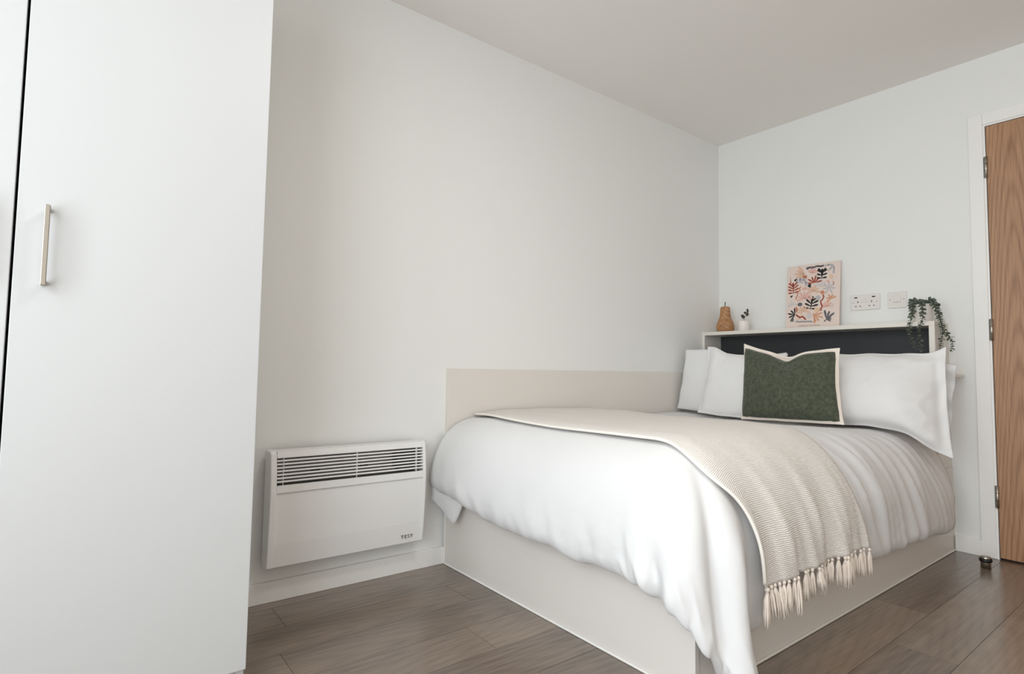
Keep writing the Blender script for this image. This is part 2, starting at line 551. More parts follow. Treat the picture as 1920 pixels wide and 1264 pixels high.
# ------------------------------------------------------------------ bed base and headboard
BL, BW = 2.128, 1.268
bed = root('bed', (-1.1, -0.63, 0), 'greige panelled divan bed base with low wall guard, under the white duvet', 'bed')
box('foot_panel', -BL, -BL + 0.018, -BW, -0.016, 0.0, 0.40, m_greige, bed, bev=0.001, seg=1)
box('side_panel', -BL + 0.0185, -0.0005, -BW + 0.003, -BW + 0.021, 0.0, 0.40, m_greige, bed, bev=0.001, seg=1)
box('platform', -BL + 0.0185, -0.21, -BW + 0.0215, -0.0195, 0.36, 0.398, m_greige, bed)
gp = box('guard_panel', -BL, -0.2005, -0.018, -0.0002, 0.40, 0.841, m_greige, bed, bev=0.001, seg=1)
box('edging', -BL - 0.0015, -BL, -0.0185, -0.0002, 0.40, 0.8415, m_edge, gp)
box('sealant_bead', -BL - 0.006, -BL, -BW - 0.002, -0.016, 0.0002, 0.007, m_sealant, bed, bev=0.002, seg=1)
box('sealant_bead', -BL, -0.017, -BW - 0.004, -BW + 0.003, 0.0002, 0.008, m_edge, bed, bev=0.002, seg=1)
box('sealant_bead', -BL - 0.004, -BL, -0.0185, -0.0152, 0.007, 0.34, m_sealant, bed)

hb = root('headboard_unit', (-0.1, -0.63, 0), 'boxed headboard with pale shelf top and charcoal back behind the pillows', 'headboard')
ST = 1.105
box('shelf_top', -0.2, -0.0005, -1.263, -0.0005, ST - 0.022, ST, m_edge, hb, bev=0.0012, seg=1)
box('side_panel', -0.2, -0.0005, -0.0185, -0.0005, 0.41, ST - 0.0222, m_edge, hb, bev=0.001, seg=1)
sp = box('side_panel', -0.2, -0.0005, -1.263, -1.240, 0.4005, ST - 0.0222, m_greige, hb, bev=0.001, seg=1)
box('edging', -0.2012, -0.2, -1.263, -1.240, 0.41, ST - 0.0222, m_edge, sp)
bm = bmesh.new()
bm_tube(bm, [(-0.10, -1.2625, 0.925), (-0.10, -1.2642, 0.925)], 0.004, 10)
place('screw_cap', bm, m_slot, sp)
box('back_panel', -0.014, -0.0005, -1.2395, -0.019, 0.41, ST - 0.0222, m_black, hb)
box('side_ledge', -0.15, -0.02, -1.328, -1.2635, 0.838, 0.852, m_edge, hb, bev=0.004, seg=2)

mt = box('mattress', -2.06, -0.205, -1.235, -0.022, 0.3985, 0.545, m_mattress, bev=0.03, seg=3)
set_parent(mt, bed)

# ------------------------------------------------------------------ duvet: draped sheet with rounded edges
XC, YC = -1.985, -1.11
RXF, RYF, RZ = 0.245, 0.215, 0.285
ARC = 0.415
XH, YW = -0.225, -0.021
FOOT_HEM = [(-1.11, .262), (-1.02, .268), (-.9, .258), (-.8, .276), (-.63, .272), (-.48, .273), (-.36, .286), (-.26, .302), (-.2, .308), (-.12, .315), (-.02, .325)]
SIDE_HEM = [(-1.985, .12), (-1.90, .11), (-1.84, .16), (-1.7, .19), (-1.4, .19), (-1.15, .172), (-.98, .17), (-.87, .176), (-.68, .195), (-.45, .185), (-.22, .152)]


def top_z(x, y):
    z = interp([(-2.0, .636), (-1.5, .638), (-1.05, .622), (-.65, .592), (-.4, .59), (-.2, .60)], x)
    z += 0.008 * nz(x * 2.2, y * 2.2, 3.1) + 0.003 * nz(x * 7, y * 7, 1.7)
    z += 0.012 * sstep(-.3, -.02, y) * sstep(-.9, -.55, x)
    z -= 0.012 * sstep(-.25, -.02, y) * sstep(-1.8, -2.0, x)
    return z


CORNER_HEM = [(0, .262), (12, .258), (22, .235), (34, .222), (40, .195), (48, .135), (56, .07), (63, .035), (70, .03), (75, .055), (79, .10), (83, .085), (86, .08), (90, .12)]


def duvet_raw(s, t):
    """s: <=0 along the bed (s = XC - x), >0 normalised drop over the foot; t likewise across."""
    if s <= 0: x, fs = XC - s, 0.0
    else: x, fs = XC, s
    if t <= 0: y, ft = YC - t, 0.0
    else: y, ft = YC, t
    zt = top_z(x, y)
    if fs > 0 and ft > 0:
        th = math.atan2(ft, fs)
        D = ARC + 0.350 - interp(CORNER_HEM, math.degrees(th))
        mx_ = max(fs, ft)
        k_ = min(1.0, mx_) ** 2
        rho = math.hypot(fs, ft) * (1 - k_) + mx_ * k_          # round near the edge of the mattress, square at the hem
    elif fs > 0:
        th, D, rho = 0.0, ARC + 0.350 - interp(FOOT_HEM, y), fs
    elif ft > 0:
        th, D, rho = math.pi / 2, ARC + 0.350 - interp(SIDE_HEM, x), ft
    else:
        th, D, rho = 0.0, 1.0, 0.0
    d = rho * D
    ph = min(d / ARC, 1.0) * math.pi / 2
    out = math.sin(ph)
    z = zt - RZ * (1 - math.cos(ph)) - max(0.0, d - ARC)
    ox = oy = 0.0
    e = 9.0
    if rho > 0:
        c = math.sin(2 * th)
        flare = c * (0.05 * sstep(0.05, 0.5, d) + 0.06 * sstep(0.35, 0.75, d))
        ox = (RXF + flare * 0.35) * out * math.cos(th)
        oy = (RYF + flare) * out * math.sin(th)
        if fs == 0:                                 # the flank leans out towards its hem near the head
            oy *= 1.0 - 0.16 * sstep(-.75, -.3, x) * sstep(.5, .15, d)
        if ft == 0:
            ox *= 1.0 - 0.05 * sstep(-.20, -.03, y)
        e = D - d
        w = 0.06
        if e < w:                                   # hem curls back under: puffy edge
            k = 1 - e / w
            cu = 0.055 * (1 - math.sqrt(max(0.0, 1 - k * k)))
            ox -= cu * math.cos(th); oy -= cu * math.sin(th)
    return Vector((x - ox, y - oy, z)), d, th, fs, ft, e


def ridge(v, g=2.4):
    return max(0.0, 1 - abs(v) * g) ** 2


def foot_disp(y, d, e):
    near = sstep(0.17, 0.02, e)
    bunch = 0.5 + 0.9 * math.exp(-((y + .95) / .35) ** 2) + 0.5 * math.exp(-((y + .40) / .18) ** 2)
    v = near * bunch * (0.013 * nz(y * 15 + d * 6, d * 4, 7.0) + 0.009 * ridge(nz(y * 22 + d * 10, d * 5, 2.0)))
    v += 0.012 * nz(y * 3, d * 3, 11.0) * sstep(0, .2, d)
    # pulled creases fanning from the wall-side corner
    g = math.exp(-((y + .17) / .10) ** 2) * sstep(0.24, 0.06, e)
    v += g * 0.010 * ridge(nz((y + (.42 - d) * .9) * 26, d * 2, 4.4))
    return v


def side_disp(x, d, e):
    amp = sstep(0.02, 0.22, d)
    sl = x - 0.42 * (d - .15) + 0.03 * nz(x * 4, d * 5, 8.0)
    f = 1.0 * ridge(nz(sl * 10, d * 0.9, 9.0), 3.0) + 0.8 * ridge(nz(sl * 17 + 5, d * 1.3, 3.0), 3.0) + 0.35 * nz(sl * 30, d * 2, 1.5)
    where = sstep(-1.38, -1.15, x) * (0.35 + 0.65 * sstep(-.25, -.6, x))
    v = amp * (0.011 * where + 0.002) * f + 0.008 * nz(x * 4, d * 4, 1.0) * amp
    v += 0.006 * sstep(.1, .02, e) * nz(x * 26, d * 8, 6.0)
    return v


def corner_disp(th, d, e):
    amp = sstep(0.12, 0.5, d)
    t0 = 1.03 - 0.06 * d
    v = -0.040 * amp * math.exp(-((th - t0) / 0.085) ** 2)
    v += 0.026 * amp * math.exp(-((th - t0 - .25) / 0.16) ** 2)
    v += 0.018 * amp * math.exp(-((th - t0 + .28) / 0.17) ** 2)
    v -= 0.012 * amp * math.exp(-((th - 1.40) / 0.05) ** 2) * sstep(.3, .6, d)
    v -= 0.020 * math.exp(-((th - .42) / 0.07) ** 2) * sstep(.2, .03, e)
    v += 0.016 * math.exp(-((th - .58) / 0.10) ** 2) * sstep(.2, .03, e)
    v += 0.012 * amp * nz(th * 5, d * 5, 3.0) + 0.010 * sstep(.2, .02, e) * ridge(nz(th * 9 - d * 5, d * 7, 8.0))
    return v


def duvet_pt(s, t):
    p, d, th, fs, ft, e = duvet_raw(s, t)
    h = 1e-3
    pa = duvet_raw(s + h, t)[0]; pb = duvet_raw(s, t + h)[0]
    n = (pa - p).cross(pb - p)
    n = n.normalized() if n.length > 1e-12 else Vector((0, 0, 1))
    if d > 0:                                       # always outward
        o_ = Vector((-math.cos(th), -math.sin(th), 0.35))
        if n.dot(o_) < 0: n = -n
        if e < 0.05:
            n = (n * (e / 0.05) + Vector((-math.cos(th), -math.sin(th), 0)) * (1 - e / 0.05)).normalized()
        wf, ws, wc = math.cos(th) ** 2, math.sin(th) ** 2, math.sin(2 * th)
        disp = 0.0
        if wf > 1e-6: disp += wf * foot_disp(p.y, d, e)
        if ws > 1e-6: disp += ws * side_disp(p.x, d, e)
        if wc > 1e-6: disp += min(1.0, wc * 1.5) * corner_disp(th, d, e)
    else:
        if n.z < 0: n = -n
        x, y = p.x, p.y
        m_ = sstep(-1.35, -1.0, x) * sstep(-.70, -1.05, y)
        sl = x + 0.25 * (y + 1.1)
        disp = 0.005 * m_ * (ridge(nz(sl * 12, y * 1.5, 9.0), 3.0) + 0.5 * nz(sl * 24, y * 3, 2.0))
    return p + n * disp, n


NTOPX, NF, NTOPY, NB = 120, 46, 62, 56


svals = [XC - XH + (0 - (XC - XH)) * (i / NTOPX) for i in range(NTOPX)] + [0.0] + [(k + 1) / NF for k in range(NF)]
tvals = [YC - YW + (0 - (YC - YW)) * (i / NTOPY) for i in range(NTOPY)] + [0.0] + [(k + 1) / NB for k in range(NB)]
# first list runs from the head (s = XC - XH < 0) to the foot hem, second from the wall to the side hem
verts, faces = [], []
for s in svals:
    for t in tvals:
        verts.append(duvet_pt(s, t)[0])
Wn = len(tvals)
for i in range(len(svals) - 1):
    for j in range(Wn - 1):
        faces.append((i * Wn + j, (i + 1) * Wn + j, (i + 1) * Wn + j + 1, i * Wn + j + 1))
me = bpy.data.meshes.new('duvet')
me.from_pydata([tuple(v) for v in verts], [], faces)
me.update()
c = Vector((-1.2, -0.65, 0.4))
me.transform(Matrix.Translation(-c))
dv = link('duvet', me, m_duvet, None, True)
dv.location = c
sm = dv.modifiers.new('smooth', 'SMOOTH'); sm.factor = 0.5; sm.iterations = 3
so = dv.modifiers.new('thickness', 'SOLIDIFY'); so.thickness = 0.012; so.offset = -1
tag(dv, 'puffy plain white duvet draped over the bed, corner hanging at the foot', 'duvet')

# ------------------------------------------------------------------ throw with tassels
m_throw = bpy.data.materials.new('throw_weave')
m_throw.use_nodes = True
nt = m_throw.node_tree
b = nt.nodes['Principled BSDF']
b.inputs['Roughness'].default_value = 0.95
b.inputs['Specular IOR Level'].default_value = 0.15
b.inputs['Sheen Weight'].default_value = 0.1
uvn = nt.nodes.new('ShaderNodeUVMap')
wv = nt.nodes.new('ShaderNodeTexWave'); wv.wave_type = 'BANDS'; wv.bands_direction = 'Y'
wv.inputs['Scale'].default_value = 62.0; wv.inputs['Distortion'].default_value = 2.2; wv.inputs['Detail'].default_value = 2; wv.inputs['Detail Scale'].default_value = 2.0
wv2 = nt.nodes.new('ShaderNodeTexWave'); wv2.bands_direction = 'X'
wv2.inputs['Scale'].default_value = 75.0; wv2.inputs['Distortion'].default_value = 1.5
nt.links.new(uvn.outputs[0], wv.inputs['Vector']); nt.links.new(uvn.outputs[0], wv2.inputs['Vector'])
mx = nt.nodes.new('ShaderNodeMath'); mx.operation = 'MULTIPLY_ADD'; mx.inputs[1].default_value = 0.4
nt.links.new(wv2.outputs['Fac'], mx.inputs[0]); nt.links.new(wv.outputs['Fac'], mx.inputs[2])
cr = nt.nodes.new('ShaderNodeValToRGB')
cr.color_ramp.elements[0].color = (*lin((214, 206, 198)), 1); cr.color_ramp.elements[1].color = (*lin((245, 240, 234)), 1)
nt.links.new(mx.outputs[0], cr.inputs['Fac']); nt.links.new(cr.outputs['Color'], b.inputs['Base Color'])
bpn = nt.nodes.new('ShaderNodeBump'); bpn.inputs['Strength'].default_value = 0.6; bpn.inputs['Distance'].default_value = 0.003
nt.links.new(mx.outputs[0], bpn.inputs['Height']); nt.links.new(bpn.outputs['Normal'], b.inputs['Normal'])
m_fringe = mat('fringe_cotton', (226, 214, 202), 0.95, spec=0.15)
m_hem = mat('throw_hem', (236, 230, 222), 0.95, spec=0.15)

# throw edges in the bed frame: x (as unrolled sheet position) against distance across from the wall
T_TOP = 1.089                                            # top width before the side drop (YC - YW)
THROW_END = 0.50                                        # drop over the side
TL = [(0.0, -2.00), (.35, -2.045), (.75, -2.055), (1.02, -2.06), (1.12, -2.06), (1.25, -2.05), (1.42, -2.0), (1.62, -1.95)]
TR = [(0.0, -1.30), (.5, -1.33), (.95, -1.32), (1.12, -1.36), (1.3, -1.365), (1.62, -1.285)]


def throw_pt(u, v):
    w = 0.004 + v * (T_TOP + THROW_END - 0.004)           # unrolled distance from the wall
    xl, xr = interp(TL, w), interp(TR, w)
    x = xl + (xr - xl) * u
    s = XC - x
    A = 0.5
    if s > 0: s = s / A                                   # over the foot rounding
    t = w - T_TOP
    if t > 0:
        xx = max(x, XC)
        t = t / (ARC + (0.350 - interp(SIDE_HEM, xx)))
    p, n = duvet_pt(s, min(t, 0.999) if t > 0 else t)
    # keep clear of the duvet's own curl at the hem: hang straight
    off = 0.010
    drop = max(0.0, w - T_TOP - 0.15)
    f = 0.5 + 0.5 * math.sin(x * 34 + 1.3 + 2.0 * nz(x * 4, w * 1.5, 0.5))
    off += sstep(0, .3, drop) * (0.016 * f + 0.012 * (0.5 + nz(x * 13 - w * 2, w * 2, 2.2)) + 0.010 * ridge(nz(x * 16 - w * 4, w * 2.5, 6.0)))
    off += 0.003 * (1 + nz(x * 8, w * 8, 5.0))
    return p + n * off


NU, NV = 70, 150
thr = root('throw_blanket', (-1.7, -0.7, 0.62), 'cream woven throw with knotted fringe lying across the foot half of the bed', 'throw')
TG = [[throw_pt(i / NU, j / NV) for j in range(NV + 1)] for i in range(NU + 1)]
for _ in range(24):                                       # ease the cloth along its length so it bends in one sweep
    for i in range(NU + 1):
        c_ = TG[i]
        TG[i] = [c_[0]] + [(c_[j - 1] + 2 * c_[j] + c_[j + 1]) / 4 for j in range(1, NV)] + [c_[NV]]
me = grid_mesh('woven_cloth', NU, NV, lambda u, v: tuple(TG[round(u * NU)][round(v * NV)]), uv=lambda u, v: (u * 0.7, v * 1.62))
cl = link('woven_cloth', me, m_throw, None, True)
sm = cl.modifiers.new('smooth', 'SMOOTH'); sm.factor = 0.5; sm.iterations = 2
so = cl.modifiers.new('thickness', 'SOLIDIFY'); so.thickness = 0.005; so.offset = 1
set_parent(cl, thr)
bm = bmesh.new()
bm_tube(bm, [TG[0][j] + Vector((0.002, 0, 0.002)) for j in range(1, NV)], 0.0048, 8)
place('rolled_hem', bm, m_hem, thr, True)

# tassels: four meshes shared by all
tassels = []
for q in range(5):
    r = random.Random(20 + q)
    bm = bmesh.new()
    bmesh.ops.create_icosphere(bm, subdivisions=1, radius=0.0065)
    L = 0.076 + 0.012 * r.random()
    for k in range(9):
        a = 2 * math.pi * k / 9 + r.uniform(-.3, .3)
        sp_ = r.uniform(0.005, 0.012)
        dx, dy = math.cos(a) * sp_, math.sin(a) * sp_ * 0.5
        l = L * r.uniform(0.85, 1.0)
        sw = r.uniform(-.004, .004)
        bm_tube(bm, [(0, 0, -0.002), (dx * .8 , dy * .8, -0.3 * l), (dx + sw, dy, -0.65 * l), (dx * 1.2 + sw, dy, -l)], [0.0028, 0.0032, 0.003, 0.002], 5)
    tassels.append(bm_mesh('tassel', bm))
    tassels[-1].materials.append(m_fringe)
    for p in tassels[-1].polygons: p.use_smooth = True
NT_ = 31
r = random.Random(5)
for k in range(NT_):
    u = (k + 0.5) / NT_ + r.uniform(-.006, .006)
    p = TG[round(min(max(u, 0), 1) * NU)][NV]
    o = bpy.data.objects.new('tassel', tassels[k % 5])
    COL.objects.link(o)
    o.location = p + Vector((0, -0.004, -0.002))
    o.rotation_euler = (r.uniform(-.12, .02), r.uniform(-.16, .16), r.uniform(-.4, .4))
    o.scale = (1, 1, r.uniform(.85, 1.12))
    if k in (13, 14, 15): o.scale.z *= 0.72
    if k == 0: o.scale = (1.3, 1.2, 1.15)
    set_parent(o, thr)


# ------------------------------------------------------------------ pillows and cushion
def polyline(pts, u):
    """Catmull-Rom through points, chord-length parameter"""
    P = [Vector(p) for p in pts]
    d = [0.0]
    for a, b_ in zip(P, P[1:]): d.append(d[-1] + (b_ - a).length)
    x = u * d[-1]
    i = 0
    while i < len(P) - 2 and x > d[i + 1]: i += 1
    t = (x - d[i]) / (d[i + 1] - d[i])
    p0, p1, p2, p3 = P[max(i - 1, 0)], P[i], P[i + 1], P[min(i + 2, len(P) - 1)]
    return 0.5 * ((2 * p1) + (p2 - p0) * t + (2 * p0 - 5 * p1 + 4 * p2 - p3) * t * t + (3 * p1 - p0 - 3 * p2 + p3) * t ** 3)


def pillow_fn(bottom, top, T, Tb, bow=0.02, fl=(0.0, 0.0, 0.0, 0.0), seed=0.0, wr=0.006, flop=0.006, power=0.45, belly=0.0):
    """bottom/top: edge curves left to right; fl: flange share left, right, bottom, top. Returns point(u, v, side) with side +1 front, -1 back"""
    b0, b1, t0, t1 = Vector(bottom[0]), Vector(bottom[-1]), Vector(top[0]), Vector(top[-1])
    ax_u = ((b1 - b0) + (t1 - t0)).normalized()
    ax_v = ((t0 - b0) + (t1 - b1)).normalized()
    nrm = ax_v.cross(ax_u).normalized()
    if nrm.x > 0: nrm = -nrm

    def fn(u, v, side):
        p = polyline(bottom, u).lerp(polyline(top, u), v)
        cu, cv = 2 * u - 1, 2 * v - 1
        p = p - ax_u * (cu * bow * (1 - cv * cv) * abs(cu))
        p = p - ax_v * (cv * bow * 0.6 * (1 - cu * cu) * abs(cv)) * (0.3 if v < .5 else 1.0)
        uu = (u - fl[0]) / (1 - fl[0] - fl[1]); vv = (v - fl[2]) / (1 - fl[2] - fl[3])
        inside = 0 < uu < 1 and 0 < vv < 1
        h = 0.0
        if inside:
            h = ((1 - (2 * uu - 1) ** 2) * (1 - (2 * vv - 1) ** 2)) ** power
            h *= 1 + belly * (0.5 - vv)
        edge = 1 - min(1, h * 1.3)
        w = wr * (nz(u * 9 + seed, v * 3, seed) * 0.6 + nz(u * 4, v * 10 + seed, 2 + seed) * 0.4) * (0.35 + edge) * min(1.0, 6 * min(u, 1 - u, v, 1 - v) + 0.15)
        cr_ = max(0.0, 1 - abs(nz(u * 7 - v * 4 + seed, u * 2 + v * 2.5, seed + 1.0)) * 3.2) ** 2
        w += wr * 0.7 * cr_ * (0.25 + sstep(.5, .9, abs(2 * u - 1))) * min(1.0, 5 * min(u, 1 - u, v, 1 - v) + 0.1)
        fp = flop * edge * (math.sin(u * 23 + seed) + math.sin(v * 19 + 2 * seed)) * 0.5
        p = p + nrm * ((T if side > 0 else -Tb) * h + w * side + fp + (0.0012 * side if not inside else 0))
        return p
    return fn, nrm


def closed_pillow(name, fn, nu=44, nv=36, m=None):
    verts, faces = [], []
    idx = {}
    for side in (1, -1):
        for i in range(nu + 1):
            for j in range(nv + 1):
                edge = i in (0, nu) or j in (0, nv)
                if edge and side == -1:
                    idx[(side, i, j)] = idx[(1, i, j)]
                    continue
                idx[(side, i, j)] = len(verts)
                u, v = i / nu, j / nv
                p = fn(u, v, side)
                if edge: p = (p + fn(u, v, -1)) / 2
                verts.append(tuple(p))
        for i in range(nu):
            for j in range(nv):
                q = [idx[(side, i, j)], idx[(side, i + 1, j)], idx[(side, i + 1, j + 1)], idx[(side, i, j + 1)]]
                faces.append(q if side > 0 else q[::-1])
    me = bpy.data.meshes.new(name)
    me.from_pydata(verts, [], faces)
    me.update()
    xs = [v[0] for v in verts]; ys = [v[1] for v in verts]; zs = [v[2] for v in verts]
    c = Vector(((min(xs) + max(xs)) / 2, (min(ys) + max(ys)) / 2, min(zs)))
    me.transform(Matrix.Translation(-c))
    o = link(name, me, m, None, True)
    o.location = c
    s = o.modifiers.new('subdiv', 'SUBSURF'); s.levels = 1; s.render_levels = 1
    return o


G = 'white pillows at the head of the bed'
# back left
fn, _ = pillow_fn([(-.51, -.030, .618), (-.51, -.3, .604), (-.50, -.66, .602)], [(-.432, -.040, .986), (-.425, -.2, .988), (-.40, -.4, .955), (-.39, -.66, .955)], .05, .08, bow=.012, fl=(.0, .0, 0, 0), seed=1.3, wr=.006)
o = closed_pillow('pillow', fn, m=m_pillow)
tag(o, 'white pillow tucked against the left wall, behind another pillow', 'pillow', G)
# front left
fn, _ = pillow_fn([(-.632, -.254, .613), (-.632, -.40, .602), (-.63, -.55, .600), (-.62, -.715, .600)], [(-.508, -.242, .998), (-.505, -.295, .994), (-.50, -.36, .964), (-.50, -.42, .953), (-.49, -.55, .953), (-.48, -.70, .955)], .048, .040, bow=.012, fl=(.06, 0, .03, .03), seed=4.1, wr=.008)
o = closed_pillow('pillow', fn, m=m_pillow)
tag(o, 'white pillow left of the green cushion, partly tucked behind it', 'pillow', G)
# back right
fn, _ = pillow_fn([(-.40, -.72, .60), (-.40, -1.0, .60), (-.37, -1.22, .57), (-.33, -1.352, .51)], [(-.27, -.72, .945), (-.26, -1.0, .945), (-.26, -1.2, .93), (-.25, -1.36, .90)], .06, .05, bow=.010, fl=(.0, .12, .0, .0), seed=7.7, wr=.012, flop=.034)
o = closed_pillow('pillow', fn, m=m_pillow)
tag(o, 'white pillow at the back right, only its frilled end showing', 'pillow', G)
# front right
fn, _ = pillow_fn([(-.56, -.74, .602), (-.56, -1.0, .604), (-.555, -1.13, .602), (-.54, -1.235, .585), (-.50, -1.32, .525), (-.46, -1.392, .485)], [(-.38, -.74, .955), (-.37, -.92, .954), (-.36, -1.1, .955), (-.355, -1.2, .952), (-.35, -1.28, .955), (-.34, -1.345, .98)], .095, .05, bow=.010, fl=(.0, .07, .035, .04), seed=2.9, wr=.016, flop=.012, belly=.5)
o = closed_pillow('pillow', fn, 56, 40, m=m_pillow)
tag(o, 'large white flanged pillow right of the green cushion, its corner drooping over the edge', 'pillow', G)

# folded corner of the duvet dangling below its hem beside the wall
fn, _ = pillow_fn([(-2.205, -.023, .285), (-2.19, -.09, .25), (-2.18, -.145, .212), (-2.175, -.165, .205), (-2.168, -.188, .24), (-2.165, -.215, .30)],
                  [(-2.19, -.023, .40), (-2.18, -.09, .40), (-2.175, -.145, .40), (-2.175, -.165, .40), (-2.17, -.19, .40), (-2.17, -.23, .40)], .014, .010, bow=.0, seed=3.3, wr=.006, flop=.002)
flp = closed_pillow('duvet_corner', fn, 24, 20, m=m_duvet)
set_parent(flp, dv)

# green cushion: cream body with a proud flange, velvet face as a part
cb = [(-.745, -.584, .606), (-.75, -.84, .612), (-.745, -1.078, .618)]
ct = [(-.615, -.528, 1.005), (-.62, -.61, .980), (-.622, -.70, .962), (-.625, -.78, .953), (-.622, -.84, .960), (-.62, -.93, .966), (-.615, -1.013, .970)]
cfn, cn = pillow_fn(cb, ct, .07, .050, bow=.012, fl=(.035, .035, .03, .055), seed=5.5, wr=.004, flop=.004)


def cush(u, v, side):
    p = cfn(u, v, side)
    k = math.exp(-((u - .50) / .13) ** 2)
    if side > 0:       # karate-chop dent
        p = p + Vector((0.02, 0, -0.030)) * k * sstep(.55, .97, v)
        p = p - cn * (0.012 * math.exp(-((u - .36 - .16 * (1 - v)) / .05) ** 2) * sstep(.74, .86, v) * sstep(1.0, .93, v))
        p = p + cn * (0.012 * math.exp(-((v - .85 - .10 * (u - .55) ** 2 * 8) / .03) ** 2) * math.exp(-((u - .55) / .14) ** 2))
    else:
        p = p + Vector((0.0, 0, -0.010)) * k * sstep(.55, .97, v)
    return p


cu = root('cushion', (-.68, -.8, .60), 'square green velvet cushion with cream edges, propped in front of the pillows', 'cushion')
ob_ = closed_pillow('cushion_back', cush, 44, 44, m_cream)
set_parent(ob_, cu)
tag(ob_, 'cream cotton back and flange')


def face(u, v):
    # rounded square inside the flange
    a, b_ = 2 * u - 1, 2 * v - 1
    k = 0.035
    a2 = a * (1 - k * b_ ** 6); b2 = b_ * (1 - k * a ** 6)
    uu = .498 + a2 * .466; vv = .486 + b2 * .460
    p = cush(uu, vv, 1)
    e = min(1 - abs(a), 1 - abs(b_))
    return tuple(p + cn * (0.0065 * min(1, e * 14) ** .5 + 0.0005))


me = grid_mesh('velvet_face', 48, 48, face)
vf = link('velvet_face', me, m_velvet, None, True)
set_parent(vf, cu)
tag(vf, 'dark green velvet front')

# ------------------------------------------------------------------ things on the headboard shelf
ST += 0.0004
# wooden pear
m_pear = wood_mat('pear_wood', (120, 72, 42), (204, 156, 108), 0.5, 2, 160.0, 0.03, 2.0, 0.0003, ring=0.25, fine=0.5, broad=0.7)
pr = root('wooden_pear', (-.105, -.108, ST), 'turned wooden pear ornament with dark stem on the shelf', 'ornament')
bm = bmesh.new()
bm_lathe(bm, [(0, 0), (.044, 0), (.050, .006), (.0555, .022), (.0560, .038), (.052, .056), (.044, .076), (.037, .092), (.0335, .112), (.0315, .135), (.0300, .158), (.0275, .164), (.020, .1665), (0, .165)], 0, 0, 40)
me = bm_mesh('pear_body', bm)
o = link('pear_body', me, m_pear, None, True); o.location = (-.105, -.108, ST); set_parent(o, pr)
bm = bmesh.new()
bm_tube(bm, [(-.105, -.106, ST + .160), (-.105, -.107, ST + .18), (-.104, -.110, ST + .199)], [.0028, .0026, .003], 8)
place('stem', bm, m_pearstem, pr, True)
# small pot with sprig
sg = root('sprig_pot', (-.105, -.236, ST), 'small white pot with a short olive sprig beside the wooden pear', 'pot plant')
bm = bmesh.new()
bm_lathe(bm, [(0, 0), (.031, 0), (.034, .004), (.0355, .06), (.0345, .066), (.032, .066), (.031, .058), (0, .056)], -.105, -.236, 32)
for v in bm.verts: v.co.z += ST
place('pot', bm, m_pot, sg, True)
bm = bmesh.new()
bm_tube(bm, [(-.105, -.236, ST + .05), (-.105, -.240, ST + .085), (-.104, -.252, ST + .105), (-.104, -.262, ST + .125)], [.0018, .0016, .0014, .001], 6)
place('stem', bm, m_olive, sg, True)


def bm_leaf(bm, base, direction, nrm, L, Wd, cup=0.15, seg=5):
    d = Vector(direction).normalized()
    n = Vector(nrm)
    s = d.cross(n)
    if s.length < 1e-3: s = d.cross(Vector((1, 0.2, 0)))
    s.normalize()
    n = s.cross(d)
    base = Vector(base)
    left, mid, right = [], [], []
    for k in range(seg + 1):
        t = k / seg
        wv_ = Wd * 0.5 * math.sin(math.pi * min(1, t * 0.94 + 0.06)) ** 0.7
        c_ = base + d * L * t + n * (cup * L * t * t * 0.6)
        mid.append(bm.verts.new(c_ - n * (cup * wv_)))
        left.append(bm.verts.new(c_ + s * wv_)); right.append(bm.verts.new(c_ - s * wv_))
    for k in range(seg):
        bm.faces.new((left[k], left[k + 1], mid[k + 1], mid[k]))
        bm.faces.new((mid[k], mid[k + 1], right[k + 1], right[k]))


def thicken(o, t=0.0008):
    m_ = o.modifiers.new('thickness', 'SOLIDIFY'); m_.thickness = t


for base, dr_, L, Wd in (((-.104, -.240, ST + .088), (-.3, .8, .9), .026, .020), ((-.104, -.245, ST + .095), (-.4, .5, -.5), .022, .018),
                         ((-.104, -.252, ST + .104), (-.3, -1, .1), .026, .020), ((-.104, -.256, ST + .112), (-.5, .7, .5), .020, .016), ((-.104, -.262, ST + .122), (-.2, -.2, 1), .022, .018), ((-.104, -.258, ST + .118), (-.4, -1, .6), .022, .018)):
    bm = bmesh.new()
    bm_leaf(bm, base, dr_, (-1, .2, .3), L, Wd)
    lf = place('leaf', bm, m_olive, sg, True)
    thicken(lf)

# art print leaning on the wall: pasteboard with flat printed shapes
PWD, PHT, PTH = .302, .388, .010
ap = root('art_print', (-.055, -.628, ST), 'pale pink print of cut-out leaf shapes leaning on the wall above the bed', 'picture')
TILT = math.atan2(.038, PHT)
PM = Matrix.Translation((-.058, -.628, ST)) @ Matrix.Rotation(TILT, 4, 'Y')   # local: x depth (front at -PTH), y across (left = +), z up
bm = bmesh.new()
bm_box(bm, 0, PTH, -PWD / 2, PWD / 2, 0, PHT, .0012, 1)
me = bm_mesh('board', bm); me.transform(PM)
o = link('board', me, m_paper, None); set_parent(o, ap)

COLS = {'k': (28, 27, 29), 's': (96, 95, 100), 'g': (178, 175, 176), 'l': (184, 180, 186), 'r': (156, 68, 46), 'b': (178, 108, 78), 'p': (215, 178, 154), 'q': (218, 172, 160), 'o': (204, 148, 112), 'c': (220, 190, 160), 't': (196, 132, 96), 'w': (205, 196, 194)}
motifs, depth = [], [0]


def P2(x, y, lift):
    # x 0..1 left to right as seen, y 0..1 bottom to top
    v = PM @ Vector((-0.0004 - lift, PWD / 2 - x * PWD, y * PHT))
    return tuple(v)


def motif(f):
    """each outermost call is one printed shape"""
    def g(*a_, **k_):
        if depth[0] == 0: motifs.append([])
        depth[0] += 1
        f(*a_, **k_)
        depth[0] -= 1
    return g


